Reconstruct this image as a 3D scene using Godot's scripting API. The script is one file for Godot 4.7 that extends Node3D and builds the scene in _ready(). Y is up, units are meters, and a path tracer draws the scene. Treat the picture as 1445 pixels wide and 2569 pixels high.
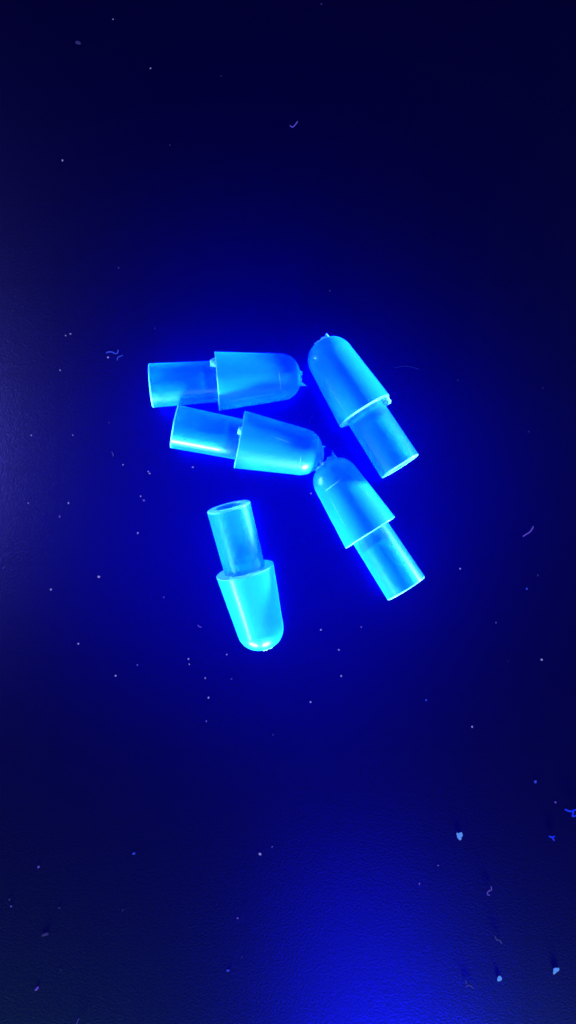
extends Node3D
# Five fluorescent plastic pegs on a dark laminate tabletop under a blacklight torch. Lengths below are in millimetres, MM turns them into metres.
const MM := 0.001
const SHOULDER := 9.0      # where the wide cap begins along a peg
const LENGTH := 20.5
const SHANK_END := 2.97    # radii
const SHANK_ROOT := 2.8
const BORE := 1.72
const BORE_DEPTH := 7.1
const CAP_RADIUS := 4.0
const DOME_RADIUS := 3.25
const DOME_AT := 17.6
const SIDES := 96

var rng := RandomNumberGenerator.new()
var noise := FastNoiseLite.new()
var taken := {}
var specks := {}
var plastic: StandardMaterial3D
var shank_plastic: StandardMaterial3D
var bore_plastic: StandardMaterial3D
var edge_plastic: StandardMaterial3D
var rough_plastic: StandardMaterial3D
var grain: NoiseTexture2D


func linear(r: float, g: float, b: float, a := 1.0) -> Color:
	var c := Color(r, g, b).linear_to_srgb()
	c.a = a
	return c


func numbered(called: String) -> String:
	var n: int = taken.get(called, 0)
	taken[called] = n + 1
	return called if n == 0 else "%s_%03d" % [called, n]


func tag(o: Node3D, label: String, category: String, group := "", kind := "") -> void:
	o.set_meta("label", label)
	if category:
		o.set_meta("category", category)
	if group:
		o.set_meta("group", group)
	if kind:
		o.set_meta("kind", kind)


func obj(called: String, mesh: Mesh, m: Material, parent: Node3D) -> MeshInstance3D:
	var o := MeshInstance3D.new()
	o.name = called
	o.mesh = mesh
	o.material_override = m
	o.cast_shadow = GeometryInstance3D.SHADOW_CASTING_SETTING_ON
	parent.add_child(o, true)
	return o


# A profile of (distance along the axis, radius), turned round the x axis; the solid lies to the right of the way the profile runs.
func lathe(profile: Array, wobble := 0.0, salt := 0.0) -> ArrayMesh:
	var pts := PackedVector3Array()
	var nor := PackedVector3Array()
	var idx := PackedInt32Array()
	var n := profile.size()
	for i in n:
		var p: Vector2 = profile[i]
		var before: Vector2 = profile[maxi(i - 1, 0)]
		var after: Vector2 = profile[mini(i + 1, n - 1)]
		var a := (p - before).normalized()
		var b := (after - p).normalized()
		var way := (a + b).normalized()
		for k in SIDES + 1:
			var w := TAU * (k % SIDES) / SIDES
			var out := Vector3(0, cos(w), sin(w))
			var r := p.y
			if r > 0.05:
				r += wobble * noise.get_noise_3d(p.x * 3.0 + salt, cos(w) * r * 6.0, sin(w) * r * 6.0)
			pts.append((Vector3(p.x - SHOULDER, CAP_RADIUS, 0) + out * r) * MM)
			nor.append((Vector3(-way.y, 0, 0) + out * way.x).normalized())
	for i in n - 1:
		for k in SIDES:
			var a := i * (SIDES + 1) + k
			var b := a + SIDES + 1
			idx.append_array([a, b, a + 1, a + 1, b, b + 1])
	var arrays := []
	arrays.resize(Mesh.ARRAY_MAX)
	arrays[Mesh.ARRAY_VERTEX] = pts
	arrays[Mesh.ARRAY_NORMAL] = nor
	arrays[Mesh.ARRAY_INDEX] = idx
	var mesh := ArrayMesh.new()
	mesh.add_surface_from_arrays(Mesh.PRIMITIVE_TRIANGLES, arrays)
	return mesh


func corner(into: Array, at: Vector2, from: Vector2, to: Vector2, r: float) -> void:
	var a := at + (from - at).normalized() * r
	var b := at + (to - at).normalized() * r
	for i in 6:
		var t := i / 5.0
		into.append(a.lerp(at, t).lerp(at.lerp(b, t), t))


func bore_profile() -> Array:
	var p := [Vector2(BORE_DEPTH + 0.25, 0), Vector2(BORE_DEPTH + 0.2, 0.8)]
	var floor_at := Vector2(BORE_DEPTH, BORE - 0.05)
	var mouth := Vector2(0, BORE + 0.06)
	corner(p, floor_at, Vector2(BORE_DEPTH + 0.1, 0.8), mouth, 0.35)
	for i in range(1, 6):
		p.append(floor_at.lerp(mouth, 0.1 + i * 0.14))
	p.append(Vector2(0.1, mouth.y))
	return p


func end_profile() -> Array:
	var p := []
	corner(p, Vector2(0, BORE + 0.06), Vector2(1, BORE + 0.06), Vector2(0, SHANK_END), 0.1)
	corner(p, Vector2(0, SHANK_END), Vector2(0, BORE), Vector2(SHOULDER, SHANK_ROOT), 0.2)
	return p


func shank_profile() -> Array:
	var p := []
	var from := Vector2(0, SHANK_END).lerp(Vector2(SHOULDER, SHANK_ROOT), 0.2 / SHOULDER)
	for i in 13:
		p.append(from.lerp(Vector2(SHOULDER, SHANK_ROOT), i / 12.0))
	return p


func shoulder_profile() -> Array:
	var p := [Vector2(SHOULDER, SHANK_ROOT), Vector2(SHOULDER + 0.01, SHANK_ROOT + 0.06)]
	corner(p, Vector2(SHOULDER, CAP_RADIUS), Vector2(SHOULDER, SHANK_ROOT), Vector2(DOME_AT, DOME_RADIUS), 0.12)
	return p


func cap_profile() -> Array:
	var p := []
	var rim := Vector2(SHOULDER, CAP_RADIUS)
	var end := Vector2(DOME_AT, DOME_RADIUS)
	var from := rim + (end - rim).normalized() * 0.12
	for i in 14:
		p.append(from.lerp(end, i / 14.0))
	for i in 15:
		var w := i / 14.0 * 1.24
		p.append(Vector2(DOME_AT + sin(w) * (LENGTH - DOME_AT) * 1.02, DOME_RADIUS * pow(cos(w), 0.82)))
	p.append(Vector2(LENGTH - 0.02, 0.55))
	p.append(Vector2(LENGTH, 0))
	return p


# How far the cap's skin lies from the axis.
func skin(t: float) -> float:
	if t < DOME_AT:
		return lerpf(CAP_RADIUS, DOME_RADIUS, (t - SHOULDER) / (DOME_AT - SHOULDER))
	var w := asin(clampf((t - DOME_AT) / ((LENGTH - DOME_AT) * 1.02), 0, 1))
	return DOME_RADIUS * pow(cos(w), 0.82)


# A fine pale ridge added to paint a highlight streak on the cap, from (t, angle) to (t, angle).
func highlight_ridge(from: Vector2, to: Vector2, thick: float) -> ArrayMesh:
	var st := SurfaceTool.new()
	st.begin(Mesh.PRIMITIVE_TRIANGLES)
	var steps := 24
	var rows := []
	var spots := []
	for i in steps + 1:
		var q := from.lerp(to, float(i) / steps)
		var r := skin(q.x)
		spots.append(Vector3(q.x - SHOULDER, CAP_RADIUS + cos(q.y) * r, sin(q.y) * r))
	for i in steps + 1:
		var p: Vector3 = spots[i]
		var way: Vector3 = (spots[mini(i + 1, steps)] - spots[maxi(i - 1, 0)]).normalized()
		var out := Vector3(0, p.y - CAP_RADIUS, p.z).normalized()
		var side := way.cross(out).normalized()
		var rr := thick * (0.25 + 0.75 * sqrt(sin(PI * clampf((i + 0.3) / (steps + 0.6), 0.0, 1.0)))) * (0.8 + 0.5 * noise.get_noise_2d(i * 5.0, from.x * 7.0))
		var row := []
		for k in 7:
			row.append((p + side * cos(TAU * k / 7) * rr + out * sin(TAU * k / 7) * rr * 0.7) * MM)
		rows.append(row)
	for k in 7:
		var j := (k + 1) % 7
		for i in steps:
			for v in [rows[i][k], rows[i][j], rows[i + 1][k], rows[i + 1][k], rows[i][j], rows[i + 1][j]]:
				st.add_vertex(v)
		for v in [rows[0][j], rows[0][k], rows[0][0], rows[steps][k], rows[steps][j], rows[steps][0]]:
			st.add_vertex(v)
	st.generate_normals()
	return st.commit()


# The ragged disc that is left where the peg was torn off its runner.
func torn_tip(seed_: int, size: float, horns: Array, spot: Vector2) -> ArrayMesh:
	rng.seed = seed_
	var n := 34
	var st := SurfaceTool.new()
	st.begin(Mesh.PRIMITIVE_TRIANGLES)
	var rings := []
	var heights := []
	for k in n:
		var high := rng.randf_range(0.0, 0.16)
		for h in horns:
			high += h.y * exp(-pow(wrapf(TAU * k / n - h.x, -PI, PI) / h.z, 2.0)) * rng.randf_range(0.6, 1.1)
		heights.append(high)
	for ring in 4:
		var row := []
		for k in n:
			var w: float = TAU * k / n
			var jag: float = 1.0 + rng.randf_range(-0.09, 0.09)
			var r: float = size * [1.12, 1.0, 0.72, 0.3][ring] * jag
			var x: float = LENGTH + [-0.75, 0.0, -0.02, -0.1][ring] + (heights[k] if ring == 1 else rng.randf_range(-0.05, 0.1) if ring > 1 else 0.0)
			if ring == 1:
				r += heights[k] * 0.35
			row.append(Vector3(x - SHOULDER, CAP_RADIUS + cos(w) * r + spot.x, sin(w) * r + spot.y) * MM)
		rings.append(row)
	var mid := Vector3(LENGTH - 0.05 - SHOULDER, CAP_RADIUS + spot.x, spot.y) * MM
	var back := Vector3(LENGTH - 0.8 - SHOULDER, CAP_RADIUS + spot.x, spot.y) * MM
	for k in n:
		var j := (k + 1) % n
		for ring in 3:
			for v in [rings[ring][k], rings[ring + 1][k], rings[ring][j], rings[ring][j], rings[ring + 1][k], rings[ring + 1][j]]:
				st.add_vertex(v)
		for v in [rings[3][k], mid, rings[3][j], rings[0][j], back, rings[0][k]]:
			st.add_vertex(v)
	st.generate_normals()
	return st.commit()


# A small rough chip of moulding flash standing on the shank against the shoulder, at an angle round the axis.
func flash_chip(seed_: int, angle: float, long: float, wide: float, high: float, sunk := 0.25) -> ArrayMesh:
	rng.seed = seed_
	var st := SurfaceTool.new()
	st.begin(Mesh.PRIMITIVE_TRIANGLES)
	var turn := Basis(Vector3.RIGHT, angle)
	var rows := []
	for i in 6:
		var row := []
		var t := i / 5.0
		for k in 10:
			var w := TAU * k / 10.0
			var swell := 0.55 + 0.45 * sin(PI * (0.25 + 0.6 * t))
			var y := SHANK_ROOT + high * 0.5 - sunk * 0.5 + cos(w) * (high + sunk) * 0.5 * swell * rng.randf_range(0.8, 1.15)
			var z := sin(w) * wide * 0.5 * swell * rng.randf_range(0.75, 1.2)
			row.append((turn * Vector3(0.3 - t * long + rng.randf_range(-0.06, 0.06), y, z) + Vector3(0, CAP_RADIUS, 0)) * MM)
		rows.append(row)
	for k in 10:
		var j := (k + 1) % 10
		for i in 5:
			for v in [rows[i][k], rows[i][j], rows[i + 1][k], rows[i + 1][k], rows[i][j], rows[i + 1][j]]:
				st.add_vertex(v)
		for v in [rows[0][j], rows[0][k], rows[0][0], rows[5][k], rows[5][j], rows[5][0]]:
			st.add_vertex(v)
	st.generate_normals()
	return st.commit()


# at: where the axis crosses the shoulder (x, z), yaw: the way the dome points, tilt: how far the open end is raised.
func peg(label: String, at: Vector2, yaw: float, tilt: float, salt: float) -> Node3D:
	var root := Node3D.new()
	root.name = numbered("glowing_peg")
	tag(root, label, "peg", "glowing plastic pegs lying on the table")
	add_child(root)
	var along := Vector3(cos(yaw) * cos(tilt), -sin(tilt), sin(yaw) * cos(tilt))
	var side := along.cross(Vector3.UP).normalized()
	root.basis = Basis(along, side.cross(along), side)
	var shank := obj("hollow_shank", lathe(shank_profile(), 0.012, salt), shank_plastic, root)
	obj("bore", lathe(bore_profile()), bore_plastic, shank)
	obj("end_rim", lathe(end_profile(), 0.012, salt), edge_plastic, shank)
	var cap := obj("domed_cap", lathe(cap_profile(), 0.02, salt), plastic, root)
	var shoulder := obj("shoulder_rim", lathe(shoulder_profile(), 0.02, salt), edge_plastic, cap)
	var low := 1.0
	for o in [shank, cap, shoulder]:
		for v in o.mesh.surface_get_arrays(0)[Mesh.ARRAY_VERTEX]:
			low = minf(low, (root.basis * v).y)
	var axis := root.basis * Vector3(0, CAP_RADIUS * MM, 0)
	root.position = Vector3(at.x * MM - axis.x, -low, at.y * MM - axis.z)
	return root


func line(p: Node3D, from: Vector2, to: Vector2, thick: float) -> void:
	obj("highlight_ridge", highlight_ridge(from, to, thick), edge_plastic, p.get_node("domed_cap"))


func speck_material(c: String) -> StandardMaterial3D:
	if not specks.has(c):
		var m := StandardMaterial3D.new()
		m.resource_name = "dust_" + c
		m.albedo_color = linear(0.006, 0.003, 0.02)
		m.roughness = 1.0
		m.specular_mode = BaseMaterial3D.SPECULAR_DISABLED
		m.emission_enabled = true
		var e: Array = {"w": [0.22, 0.19, 0.65], "v": [0.08, 0.045, 0.55], "b": [0.02, 0.04, 0.7], "B": [0.005, 0.02, 0.95], "g": [0.018, 0.015, 0.14], "f": [0.03, 0.022, 0.3], "h": [0.003, 0.008, 0.32], "p": [0.08, 0.25, 0.9]}[c]
		m.emission = linear(e[0], e[1], e[2])
		specks[c] = m
	return specks[c]


func lint(label: String, c: String, r: float, ways: Array) -> void:
	rng.seed = hash(label)
	var st := SurfaceTool.new()
	st.begin(Mesh.PRIMITIVE_TRIANGLES)
	var base: Vector2 = ways[0][0]
	for way in ways:
		var curve := Curve3D.new()
		for i in way.size():
			var before: Vector2 = way[maxi(i - 1, 0)]
			var after: Vector2 = way[mini(i + 1, way.size() - 1)]
			var pull := (after - before) * 0.18
			var lift := r * rng.randf_range(0.8, 2.2)
			var p: Vector2 = way[i] - base
			curve.add_point(Vector3(p.x, lift, p.y), Vector3(-pull.x, 0, -pull.y), Vector3(pull.x, 0, pull.y))
		curve.bake_interval = 0.08
		var length := curve.get_baked_length()
		var steps := maxi(6, int(length / 0.09))
		var rows := []
		for i in steps + 1:
			var d := length * i / steps
			var p := curve.sample_baked(d, true)
			var q := curve.sample_baked(minf(d + 0.03, length), true) - curve.sample_baked(maxf(d - 0.03, 0), true)
			var side := q.cross(Vector3.UP).normalized()
			var up := side.cross(q).normalized()
			var rr := r * (0.75 + 0.35 * noise.get_noise_2d(d * 30.0 + base.x * 9.0, base.y)) * (0.5 if i == 0 or i == steps else 1.0)
			var row := []
			for k in 7:
				row.append((p + side * cos(TAU * k / 7) * rr + up * sin(TAU * k / 7) * rr * 0.8) * MM)
			rows.append(row)
		for k in 7:
			var j := (k + 1) % 7
			for i in steps:
				for v in [rows[i][k], rows[i][j], rows[i + 1][k], rows[i + 1][k], rows[i][j], rows[i + 1][j]]:
					st.add_vertex(v)
			for v in [rows[0][j], rows[0][k], rows[0][0], rows[steps][k], rows[steps][j], rows[steps][0]]:
				st.add_vertex(v)
	st.generate_normals()
	var o := obj(numbered("glowing_lint_fibre"), st.commit(), speck_material(c), self)
	o.position = Vector3(base.x, 0, base.y) * MM
	tag(o, label, "lint fibre", "lint fibres on the table")


func fleck(called: String, label: String, c: String, at: Vector2, a: float, b: float, turn: float, lobes: int) -> void:
	rng.seed = hash(label)
	var st := SurfaceTool.new()
	st.begin(Mesh.PRIMITIVE_TRIANGLES)
	var n := 14 if lobes else 9
	var rows := []
	var edge := []
	for k in n:
		edge.append(rng.randf_range(0.74, 1.18) * (1.0 + (0.25 * cos(lobes * TAU * k / n) + 0.22 * cos(2.0 * TAU * k / n + 1.0) if lobes else 0.0)))
	var high := minf(a, b) * 0.4
	for i in 5:
		var t: float = [0.0, 0.3, 0.6, 0.85, 1.0][i]
		var row := []
		for k in n:
			var w := TAU * k / n
			var r: float = edge[k] * [0.7, 1.0, 0.9, 0.6, 0.2][i] * rng.randf_range(0.93, 1.07)
			row.append(Vector3(cos(w) * a * r, t * high, sin(w) * b * r) * MM)
		rows.append(row)
	for k in n:
		var j := (k + 1) % n
		for i in 4:
			for v in [rows[i][k], rows[i + 1][k], rows[i][j], rows[i][j], rows[i + 1][k], rows[i + 1][j]]:
				st.add_vertex(v)
		for v in [rows[4][k], Vector3(0, high * MM, 0), rows[4][j], rows[0][j], Vector3.ZERO, rows[0][k]]:
			st.add_vertex(v)
	st.generate_normals()
	var o := obj(numbered("glowing_" + called), st.commit(), speck_material(c), self)
	o.position = Vector3(at.x, 0, at.y) * MM
	o.rotation.y = turn
	tag(o, label, called.replace("_", " "), "bits of dust on the table")


func lamp(called: String, kind: String, at: Vector3, towards: Vector3, c: Color, energy: float, size: float, high := 0.0) -> void:
	var l: Light3D
	if kind == "area":
		var a := AreaLight3D.new()
		a.area_size = Vector2(size, high if high > 0.0 else size)
		a.area_range = 3.0
		l = a
	elif kind == "spot":
		var s := SpotLight3D.new()
		s.spot_range = 3.0
		s.spot_angle = 21.5
		l = s
		l.light_size = size
	else:
		var o := OmniLight3D.new()
		o.omni_range = 3.0
		l = o
		l.light_size = size
	l.name = called
	l.light_color = c
	l.light_energy = energy
	l.shadow_enabled = true
	add_child(l)
	l.look_at_from_position(at * MM, towards * MM, Vector3(0.001, 1, 0.02).normalized())


func _ready() -> void:
	# camera: a phone held straight above the table
	var cam := Camera3D.new()
	cam.name = "camera"
	cam.fov = 66.0
	cam.near = 0.01
	cam.far = 20.0
	add_child(cam)
	cam.look_at_from_position(Vector3(0, 112.0 * MM, 0), Vector3.ZERO, Vector3(0, 0, -1))
	cam.current = true

	var env := Environment.new()
	env.background_mode = Environment.BG_COLOR
	env.background_color = linear(0.0002, 0.0002, 0.001)
	env.tonemap_mode = Environment.TONE_MAPPER_LINEAR
	env.tonemap_exposure = 1.0
	env.sdfgi_enabled = true
	env.ssao_enabled = true
	env.ssil_enabled = true
	var we := WorldEnvironment.new()
	we.name = "dark_room"
	we.environment = env
	add_child(we)

	# the blacklight torch held below the picture, whose image stands in the table's gloss
	lamp("blacklight_torch", "area", Vector3(25, 112, 176), Vector3(25, 0, 175), linear(0.04, 0.25, 1.0), 0.01, 0.035, 0.15)
	lamp("torch_bulb", "omni", Vector3(38, 112, 198), Vector3(0, 0, 0), linear(0.02, 0.1, 1.0), 0.03, 0.014)
	lamp("added_halo_fill", "area", Vector3(-8, 260, 0), Vector3(0, 0, 0), linear(0.0, 0.01, 1.0), 0.036, 0.16)  # unseen blue fill added overhead to spread the halo over the table
	# unseen green fills added for the plastic's fluorescence, strongest at the lower left
	lamp("near_fill", "area", Vector3(-220, 120, 225), Vector3(-5, 4, 5), linear(0.2, 1.0, 0.0), 0.1, 0.06)
	lamp("low_fill", "area", Vector3(-112, 9, 300), Vector3(-5, 5, 5), linear(0.2, 1.0, 0.0), 0.68, 0.12, 0.012)
	lamp("end_fill", "area", Vector3(68, 9, 210), Vector3(5, 4, 5), linear(0.3, 1.0, 0.0), 0.3, 0.05, 0.012)
	lamp("side_fill", "area", Vector3(-190, 9, 0), Vector3(0, 5, 0), linear(0.2, 1.0, 0.0), 0.05, 0.08, 0.012)
	lamp("far_fill", "area", Vector3(205, 9, -58), Vector3(0, 5, 0), linear(0.2, 1.0, 0.0), 0.3, 0.06, 0.012)
	lamp("room_light", "spot", Vector3(-165, 130, -20), Vector3(-104, 0, -18), linear(0.13, 1.0, 0.06), 1.4, 0.03)  # dim room light from the left, greying only the table there

	noise.seed = 11
	noise.frequency = 0.25
	build_table()

	plastic = StandardMaterial3D.new()
	plastic.resource_name = "fluorescent_plastic"
	plastic.albedo_color = linear(0.02, 0.4, 0.9, 0.4)
	plastic.refraction_enabled = true
	plastic.refraction_scale = 0.045
	plastic.roughness = 0.3
	plastic.rim_enabled = true
	plastic.rim = 1.0
	plastic.rim_tint = 1.0
	plastic.clearcoat_enabled = true
	plastic.clearcoat = 0.3
	plastic.clearcoat_roughness = 0.06
	plastic.metallic_specular = 0.5
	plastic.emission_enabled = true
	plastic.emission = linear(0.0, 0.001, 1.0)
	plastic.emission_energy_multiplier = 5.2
	plastic.heightmap_enabled = true
	plastic.heightmap_texture = grain
	plastic.heightmap_scale = 0.0012
	plastic.uv1_triplanar = true
	plastic.uv1_scale = Vector3.ONE * 30.0
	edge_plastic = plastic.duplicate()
	edge_plastic.resource_name = "edge_glow_plastic"
	edge_plastic.albedo_color = linear(0.45, 0.8, 0.95, 0.5)  # paler than the plastic, painting in the light that gathers at edges
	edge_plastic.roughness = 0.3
	shank_plastic = plastic.duplicate()
	shank_plastic.resource_name = "clear_shank_plastic"
	shank_plastic.albedo_color = linear(0.02, 0.45, 0.9, 0.12)
	bore_plastic = plastic.duplicate()
	bore_plastic.resource_name = "frosted_bore_plastic"
	bore_plastic.albedo_color = linear(0.02, 0.32, 0.9, 0.6)
	rough_plastic = plastic.duplicate()
	rough_plastic.resource_name = "torn_plastic"
	rough_plastic.albedo_color = linear(0.6, 0.9, 0.95, 0.7)
	rough_plastic.roughness = 0.5

	var p := peg("uppermost peg, lying level with its open end left and ragged dome right", Vector2(-9.76, -17.88), deg_to_rad(-4.6), deg_to_rad(5.2), 3.0)
	obj("torn_tip", torn_tip(3, 0.95, [Vector3(1.3, 0.8, 0.3), Vector3(-0.7, 0.3, 0.4), Vector3(2.4, 0.3, 0.5)], Vector2(0.15, 0.3)), rough_plastic, p)
	obj("flash_chip", flash_chip(5, -0.72, 1.0, 1.2, 1.0), rough_plastic, p)
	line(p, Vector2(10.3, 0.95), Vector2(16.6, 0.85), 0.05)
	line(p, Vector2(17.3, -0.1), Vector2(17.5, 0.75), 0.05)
	p = peg("peg slanting down right under the uppermost one, its torn dome touching another peg", Vector2(-6.69, -9.95), deg_to_rad(10.9), deg_to_rad(5.2), 9.0)
	obj("torn_tip", torn_tip(8, 1.4, [Vector3(-1.5, 0.4, 0.3), Vector3(1.7, 0.5, 0.35), Vector3(0.2, 0.25, 0.5)], Vector2(0, 0.15)), rough_plastic, p)
	obj("flash_chip", flash_chip(6, -0.3, 0.7, 1.2, 1.0), rough_plastic, p)
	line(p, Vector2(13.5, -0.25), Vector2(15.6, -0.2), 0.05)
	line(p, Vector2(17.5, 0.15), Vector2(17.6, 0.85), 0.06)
	p = peg("upper right peg with dome at top and a squarish chip beside its shoulder", Vector2(10.51, -13.74), deg_to_rad(-121.9), deg_to_rad(5.2), 15.0)
	obj("torn_tip", torn_tip(12, 1.0, [Vector3(0.9, 0.25, 0.6), Vector3(-1.7, 0.22, 0.5)], Vector2(0.2, 0.35)), rough_plastic, p)
	obj("flash_chip", flash_chip(9, 1.3, 1.3, 0.9, 1.05), rough_plastic, p)
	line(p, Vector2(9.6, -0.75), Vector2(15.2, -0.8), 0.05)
	p = peg("lower right peg with horned torn dome and bright open end at the bottom", Vector2(11.3, 2.89), deg_to_rad(-122.4), deg_to_rad(5.2), 21.0)
	obj("torn_tip", torn_tip(17, 1.5, [Vector3(1.45, 0.95, 0.4), Vector3(-1.6, 0.75, 0.5), Vector3(0.5, 0.3, 0.3)], Vector2(0.1, 0)), rough_plastic, p)
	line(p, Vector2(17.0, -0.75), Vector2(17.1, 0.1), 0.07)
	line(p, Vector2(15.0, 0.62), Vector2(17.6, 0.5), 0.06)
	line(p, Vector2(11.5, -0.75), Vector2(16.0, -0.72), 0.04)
	p = peg("lowest peg, dome pointing down and the dark hole of its open end showing", Vector2(-5.86, 7.8), deg_to_rad(76.3), deg_to_rad(11), 27.0)
	obj("torn_tip", torn_tip(21, 0.8, [Vector3(-1.6, 0.05, 0.5)], Vector2(0.1, -0.2)), rough_plastic, p)
	obj("flash_chip", flash_chip(7, PI, 1.0, 1.2, 2.2), rough_plastic, p)

	add_dust()


func build_table() -> void:
	var n := FastNoiseLite.new()
	n.seed = 5
	n.noise_type = FastNoiseLite.TYPE_SIMPLEX_SMOOTH
	n.frequency = 0.03
	n.fractal_octaves = 4
	n.fractal_gain = 0.6
	grain = NoiseTexture2D.new()
	grain.width = 1024
	grain.height = 1024
	grain.seamless = true
	grain.noise = n
	var m := StandardMaterial3D.new()
	m.resource_name = "navy_laminate"
	m.albedo_color = linear(0.008, 0.001, 0.13)
	m.roughness = 0.27
	m.metallic = 0.65
	m.metallic_specular = 0.0
	m.heightmap_enabled = true
	m.heightmap_texture = grain
	m.heightmap_scale = 0.0018
	m.uv1_triplanar = true
	m.uv1_scale = Vector3.ONE * 75.0
	var b := BoxMesh.new()
	b.size = Vector3(0.6, 0.018, 0.6)
	var o := obj("tabletop", b, m, self)
	o.position.y = -0.009
	tag(o, "dark navy laminate tabletop with a fine pebbled sheen under the pegs", "", "", "structure")


func add_dust() -> void:
	lint("small violet lint fibre bent like a tick mark, alone in the dark upper area", "v", 0.095, [[Vector2(0.25, -54.87), Vector2(0.71, -54.65), Vector2(1.39, -55.44)]])
	lint("wavy blue lint fibre with an upturned end, left of the top peg's narrow end", "b", 0.113, [[Vector2(-25.81, -22.52), Vector2(-25.52, -22.69), Vector2(-24.96, -22.69), Vector2(-24.5, -22.46), Vector2(-24.16, -22.58), Vector2(-24.11, -23.03)]])
	lint("short curled blue lint fibre under the upturned end of the wavy fibre", "b", 0.091, [[Vector2(-24.22, -21.5), Vector2(-24.16, -21.9), Vector2(-23.82, -22.07), Vector2(-23.43, -22.24)]])
	lint("stubby faint violet lint fibre left of the second peg's open end", "f", 0.113, [[Vector2(-25.01, -8.53), Vector2(-24.84, -8.3), Vector2(-24.79, -7.9)]])
	lint("curved violet lint fibre lying on its own right of the lower right peg", "v", 0.113, [[Vector2(33.29, 3.48), Vector2(33.74, 3.2), Vector2(34.25, 2.86), Vector2(34.59, 2.46), Vector2(34.82, 2.01)]])
	lint("bright blue looped lint fibre cut by the right edge of the picture", "B", 0.136, [[Vector2(39.29, 42.18), Vector2(39.75, 42.35), Vector2(40.2, 42.46), Vector2(40.65, 42.24), Vector2(40.99, 42.24)], [Vector2(40.54, 42.41), Vector2(40.37, 42.8), Vector2(40.37, 43.14), Vector2(40.71, 43.09), Vector2(41.05, 42.92)]])
	lint("bright blue three-armed lint tuft just below the looped blue fibre", "B", 0.136, [[Vector2(37.03, 45.98), Vector2(37.48, 46.15), Vector2(37.88, 45.98)], [Vector2(37.48, 46.15), Vector2(37.76, 46.6)]])
	lint("violet hook-shaped lint fibre right of the lamp's reflection", "v", 0.091, [[Vector2(28.81, 53.12), Vector2(28.87, 53.63), Vector2(28.53, 53.74), Vector2(28.3, 54.02), Vector2(28.36, 54.31), Vector2(28.64, 54.36)]])
	lint("faint violet lint fibre with a kink, below the hook-shaped fibre", "f", 0.091, [[Vector2(29.38, 60.14), Vector2(29.49, 60.48), Vector2(29.77, 60.76), Vector2(30.06, 60.76), Vector2(30.34, 61.27)]])
	lint("pale arched lint fibre at the right edge of the lamp's reflection", "f", 0.091, [[Vector2(25.24, 67.39), Vector2(25.52, 67.17), Vector2(25.92, 67.22), Vector2(26.32, 67.62)], [Vector2(25.35, 67.0), Vector2(25.18, 66.43)]])
	lint("straight faint violet lint fibre at the bottom edge of the table view", "f", 0.091, [[Vector2(-30.17, 73.12), Vector2(-29.94, 72.44), Vector2(-29.66, 71.87)]])
	lint("long hair-thin fibre right of the shoulder of the upper right peg", "h", 0.045, [[Vector2(15.04, -20.42), Vector2(16.01, -20.65), Vector2(16.86, -20.71), Vector2(17.71, -20.54), Vector2(18.61, -20.31)]])
	lint("hair-thin curl beside the dome of the second peg", "h", 0.045, [[Vector2(3.03, -12.49), Vector2(3.14, -13.06), Vector2(3.31, -13.46), Vector2(3.65, -13.8)]])
	lint("short violet fibre left of the lowest peg's dome", "v", 0.091, [[Vector2(-12.83, 16.01), Vector2(-12.61, 16.23), Vector2(-12.27, 16.35)]])
	fleck("dust_flake", "ragged pale blue flake of dust at the upper right of the lamp's reflection", "p", Vector2(24.39, 46.03), 0.397, 0.623, 0.5, 3)
	fleck("dust_flake", "oval pale blue crumb near the bottom right, left of the triangular crumb", "p", Vector2(30.0, 66.26), 0.368, 0.510, -0.4, 0)
	fleck("dust_flake", "triangular pale blue crumb near the bottom right corner", "p", Vector2(37.99, 65.13), 0.397, 0.453, 0.2, 3)
	fleck("dust_flake", "lens-shaped blue fleck in the bottom left corner", "v", Vector2(-35.67, 67.73), 0.170, 0.425, -0.7, 0)
	fleck("dust_flake", "faint grey smudge of dust left of centre near the bottom", "g", Vector2(-34.59, 60.03), 0.623, 0.198, 0.3, 0)
	fleck("dust_flake", "faint grey smudge of dust near the top left corner", "g", Vector2(-29.83, -66.66), 0.453, 0.227, -0.3, 0)
	fleck("dust_speck", "brightest white dust speck left of the lowest peg", "w", Vector2(-26.88, 9.21), 0.222, 0.160, 0.32, 0)
	fleck("dust_speck", "pale dust speck near the left edge, lower left of the brightest left speck", "w", Vector2(-33.68, 11.02), 0.164, 0.126, 0.48, 0)
	fleck("dust_speck", "white dust speck left of the lowest peg's open end", "w", Vector2(-21.33, 2.97), 0.164, 0.110, 1.24, 0)
	fleck("dust_speck", "small white dust speck far left, above the violet speck", "w", Vector2(-31.19, -1.27), 0.135, 0.125, 2.48, 0)
	fleck("dust_speck", "tiny dust speck closest to the left edge beside the pegs", "w", Vector2(-36.91, -1.27), 0.106, 0.093, 0.69, 0)
	fleck("dust_speck", "violet dust speck far left, below the small white one", "v", Vector2(-32.44, 0.65), 0.164, 0.133, 0.86, 0)
	fleck("dust_speck", "white dust speck just under the second peg's narrow end", "w", Vector2(-13.51, -6.37), 0.164, 0.115, 0.33, 0)
	fleck("dust_speck", "larger dust speck of the touching pair below the second peg", "w", Vector2(-19.63, -5.47), 0.135, 0.096, 2.88, 0)
	fleck("dust_speck", "smaller dust speck of the touching pair below the second peg", "w", Vector2(-19.86, -5.75), 0.111, 0.100, 2.50, 0)
	fleck("dust_speck", "tiny dust speck below the stubby violet fibre", "w", Vector2(-23.43, -6.71), 0.116, 0.103, 0.60, 0)
	fleck("dust_speck", "small dust speck left of the pegs, the further left of a level pair", "w", Vector2(-36.46, -10.91), 0.125, 0.093, 1.94, 0)
	fleck("dust_speck", "tiny dust speck left of the pegs, the further right of a level pair", "w", Vector2(-30.57, -10.91), 0.106, 0.092, 2.65, 0)
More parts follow.
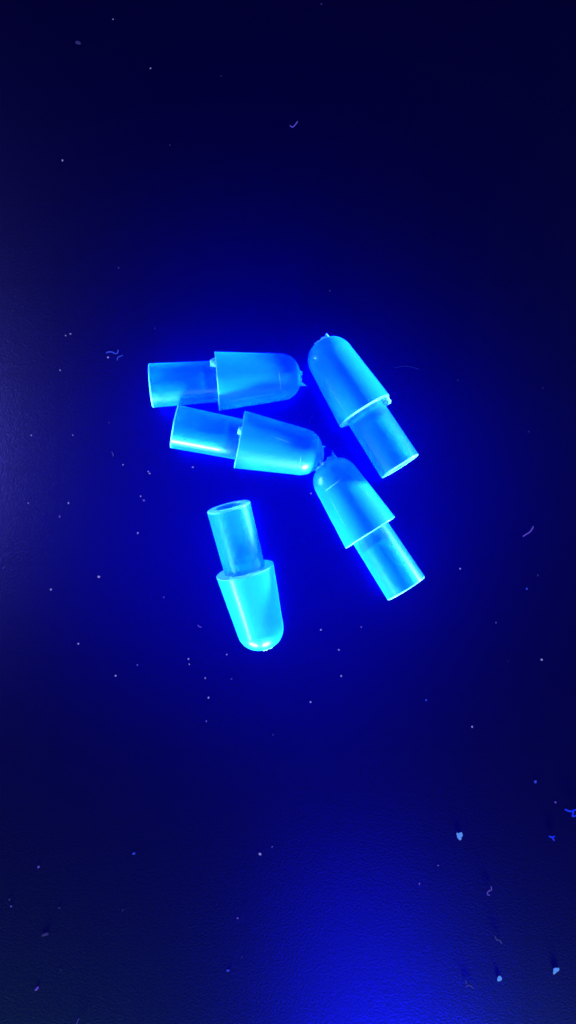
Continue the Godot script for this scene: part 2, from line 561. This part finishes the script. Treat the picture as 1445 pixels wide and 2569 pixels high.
	fleck("dust_speck", "dim dust speck straight above the stubby violet fibre", "g", Vector2(-25.41, -12.72), 0.125, 0.114, 0.27, 0)
	fleck("dust_speck", "pale dust speck far left, level with the top peg", "w", Vector2(-32.38, -20.14), 0.135, 0.112, 2.08, 0)
	fleck("dust_speck", "left speck of the close pair above the wavy blue fibre", "w", Vector2(-31.59, -25.07), 0.125, 0.100, 0.55, 0)
	fleck("dust_speck", "right speck of the close pair above the wavy blue fibre", "w", Vector2(-30.91, -25.3), 0.125, 0.099, 0.28, 0)
	fleck("dust_speck", "dust speck just under the wavy blue fibre", "w", Vector2(-25.58, -21.95), 0.154, 0.143, 2.68, 0)
	fleck("dust_speck", "small dust speck above the heart-shaped violet fleck", "w", Vector2(-20.93, -2.24), 0.125, 0.102, 0.93, 0)
	fleck("dust_speck", "heart-shaped violet dust fleck left of the lowest peg's open end", "v", Vector2(-20.48, -1.67), 0.173, 0.160, 1.77, 0)
	fleck("dust_speck", "pale dust speck at the far left, level with the lowest peg's dome", "w", Vector2(-29.77, 18.73), 0.144, 0.132, 2.63, 0)
	fleck("dust_speck", "dust speck lower left of the lowest peg, lowest of the left ones", "w", Vector2(-24.5, 23.26), 0.154, 0.124, 1.28, 0)
	fleck("dust_speck", "violet dust speck lower left of the lowest peg", "v", Vector2(-21.39, 21.73), 0.135, 0.112, 1.34, 0)
	fleck("dust_speck", "dim violet dust speck left of the lowest peg's shoulder", "v", Vector2(-17.65, 12.1), 0.125, 0.087, 0.95, 0)
	fleck("dust_speck", "upper speck of the close pair left of the lowest peg's dome", "w", Vector2(-14.14, 20.88), 0.135, 0.121, 0.13, 0)
	fleck("dust_speck", "lower speck of the close pair left of the lowest peg's dome", "w", Vector2(-14.02, 21.61), 0.135, 0.090, 1.94, 0)
	fleck("dust_speck", "white dust speck below the close pair, upper of the row under the dome", "w", Vector2(-11.76, 23.6), 0.135, 0.099, 1.66, 0)
	fleck("dust_speck", "brightest dust speck below the dome of the lowest peg", "w", Vector2(-11.3, 26.37), 0.154, 0.122, 1.06, 0)
	fleck("dust_speck", "violet dust speck below the brightest one under the lowest peg", "v", Vector2(-11.59, 29.72), 0.130, 0.123, 0.61, 0)
	fleck("dust_speck", "tiny violet speck directly under the lowest peg's dome", "v", Vector2(-8.02, 23.71), 0.116, 0.089, 0.63, 0)
	fleck("dust_speck", "tiny speck touching the glow left of the lowest peg's dome", "w", Vector2(-8.7, 20.25), 0.116, 0.097, 0.86, 0)
	fleck("dust_speck", "white dust speck right of the lowest peg's dome, upper of two", "w", Vector2(7.22, 19.58), 0.144, 0.109, 2.32, 0)
	fleck("dust_speck", "white dust speck right of the lowest peg's dome, lower of two", "w", Vector2(7.56, 23.31), 0.154, 0.115, 1.73, 0)
	fleck("dust_speck", "lone dust speck to the lower right of the lowest peg", "w", Vector2(3.2, 27.0), 0.135, 0.124, 0.31, 0)
	fleck("dust_speck", "white dust speck between the lowest peg and the lower right peg", "w", Vector2(4.67, 16.74), 0.144, 0.097, 0.71, 0)
	fleck("dust_speck", "violet dust speck below the lower right peg's open end", "v", Vector2(10.4, 16.35), 0.144, 0.127, 1.91, 0)
	fleck("dust_speck", "white dust speck between the lower right peg and the second peg", "w", Vector2(3.26, -2.63), 0.144, 0.104, 1.03, 0)
	fleck("dust_speck", "pale upright fleck of dust well below the lowest peg", "g", Vector2(-2.12, 31.64), 0.144, 0.102, 1.42, 0)
	fleck("dust_speck", "blue dust speck to the lower right of the pegs, alone", "b", Vector2(19.63, 26.71), 0.183, 0.121, 2.16, 0)
	fleck("dust_speck", "white dust speck right of the lone blue speck", "w", Vector2(26.15, 30.51), 0.144, 0.133, 2.96, 0)
	fleck("dust_speck", "brightest white dust speck near the right edge", "w", Vector2(36.01, 20.99), 0.183, 0.159, 2.98, 0)
	fleck("dust_speck", "dim speck left of the brightest one near the right edge", "g", Vector2(31.25, 21.22), 0.116, 0.076, 0.90, 0)
	fleck("dust_speck", "blue bean-shaped fleck near the right edge, above the looped fibre", "b", Vector2(35.16, 38.33), 0.212, 0.199, 2.40, 0)
	fleck("dust_speck", "violet fleck directly above the looped blue fibre", "v", Vector2(37.99, 41.22), 0.183, 0.141, 2.92, 0)
	fleck("dust_speck", "brightest white dust speck in the lower half, left of the lamp's reflection", "w", Vector2(-3.99, 48.58), 0.193, 0.161, 2.54, 0)
	fleck("dust_speck", "small violet speck at the upper right of the brightest lower speck", "v", Vector2(-2.24, 47.56), 0.135, 0.100, 0.59, 0)
	fleck("dust_speck", "violet dust speck at the left edge of the lamp's reflection", "v", Vector2(-7.17, 57.71), 0.154, 0.121, 0.42, 0)
	fleck("dust_speck", "dim dust speck above the two-lobed blue fleck", "g", Vector2(-6.54, 63.2), 0.116, 0.088, 2.98, 0)
	fleck("dust_speck", "two-lobed blue fleck at the lower left of the lamp's reflection", "b", Vector2(-8.53, 65.13), 0.212, 0.159, 0.03, 0)
	fleck("dust_speck", "blue seed-shaped fleck in the dark lower left", "b", Vector2(-21.9, 48.53), 0.222, 0.147, 0.53, 0)
	fleck("dust_speck", "violet fleck near the left edge in the dark lower left", "v", Vector2(-35.44, 50.4), 0.202, 0.179, 1.12, 0)
	fleck("dust_speck", "round violet speck at the left edge in the lower left", "v", Vector2(-39.35, 56.01), 0.173, 0.128, 0.30, 0)
	fleck("dust_speck", "dim fleck just above the round violet speck at the left edge", "g", Vector2(-39.58, 55.04), 0.164, 0.155, 1.31, 0)
	fleck("dust_speck", "dim upright fleck in the dark lower left", "g", Vector2(-32.49, 56.23), 0.173, 0.124, 0.18, 0)
	fleck("dust_speck", "pale speck below the blue seed-shaped fleck", "g", Vector2(-23.48, 56.57), 0.144, 0.096, 0.52, 0)
	fleck("dust_speck", "dim speck above the lens-shaped fleck", "g", Vector2(-32.32, 65.01), 0.125, 0.107, 0.46, 0)
	fleck("dust_speck", "violet fleck inside the lamp's reflection, at its top", "v", Vector2(18.67, 52.78), 0.173, 0.115, 1.52, 0)
	fleck("dust_speck", "dim violet speck above the fleck inside the lamp's reflection", "v", Vector2(21.33, 50.23), 0.154, 0.112, 3.09, 0)
	fleck("dust_speck", "violet speck right of the lower right peg, lowest of three", "v", Vector2(29.55, 15.72), 0.130, 0.089, 1.64, 0)
	fleck("dust_speck", "pale speck near the right edge, above the blue speck", "g", Vector2(35.5, 8.98), 0.135, 0.119, 1.27, 0)
	fleck("dust_speck", "blue speck near the right edge, below the curved fibre", "b", Vector2(33.91, 10.91), 0.164, 0.155, 1.48, 0)
	fleck("dust_speck", "dim speck right of the upper right peg's narrow end", "g", Vector2(34.19, -11.42), 0.135, 0.097, 1.27, 0)
	fleck("dust_speck", "dim speck near the right edge, level with the upper right peg", "g", Vector2(36.18, -17.59), 0.125, 0.083, 1.31, 0)
	fleck("dust_speck", "dim speck right of the upper right peg's shoulder", "g", Vector2(24.11, -18.73), 0.125, 0.091, 2.76, 0)
	fleck("dust_speck", "white speck right of the lower right peg's narrow end", "w", Vector2(24.45, 8.07), 0.135, 0.121, 1.55, 0)
	fleck("dust_speck", "tiny speck at the top left, highest of all the specks on the left", "w", Vector2(-24.84, -70.0), 0.116, 0.076, 0.79, 0)
	fleck("dust_speck", "tiny pale speck in the upper left, left of a similar one", "w", Vector2(-19.52, -63.03), 0.125, 0.090, 0.65, 0)
	fleck("dust_speck", "dim speck in the upper left, right of a similar one", "g", Vector2(-9.49, -61.95), 0.125, 0.090, 2.70, 0)
	fleck("dust_speck", "dim speck in the upper left quarter, above the empty dark area", "g", Vector2(-16.8, -52.1), 0.135, 0.093, 0.16, 0)
	fleck("dust_speck", "pale pinkish speck at the left of the upper quarter", "w", Vector2(-32.04, -49.94), 0.144, 0.134, 1.75, 0)
	fleck("dust_speck", "dim fleck at the very top edge", "g", Vector2(4.73, -72.15), 0.144, 0.137, 1.25, 0)
	fleck("dust_speck", "dim slanted fleck above the left of the top peg", "g", Vector2(-24.05, -34.7), 0.144, 0.133, 2.03, 0)
	fleck("dust_speck", "dim fleck above the dome of the upper right peg", "g", Vector2(5.92, -31.42), 0.144, 0.128, 2.31, 0)
	fleck("dust_speck", "dim speck just above the top peg's narrow end", "g", Vector2(-18.9, -26.09), 0.116, 0.092, 0.29, 0)
	fleck("dust_speck", "tiny dim speck on the left edge above the pegs", "g", Vector2(-39.12, -28.58), 0.096, 0.069, 2.71, 0)
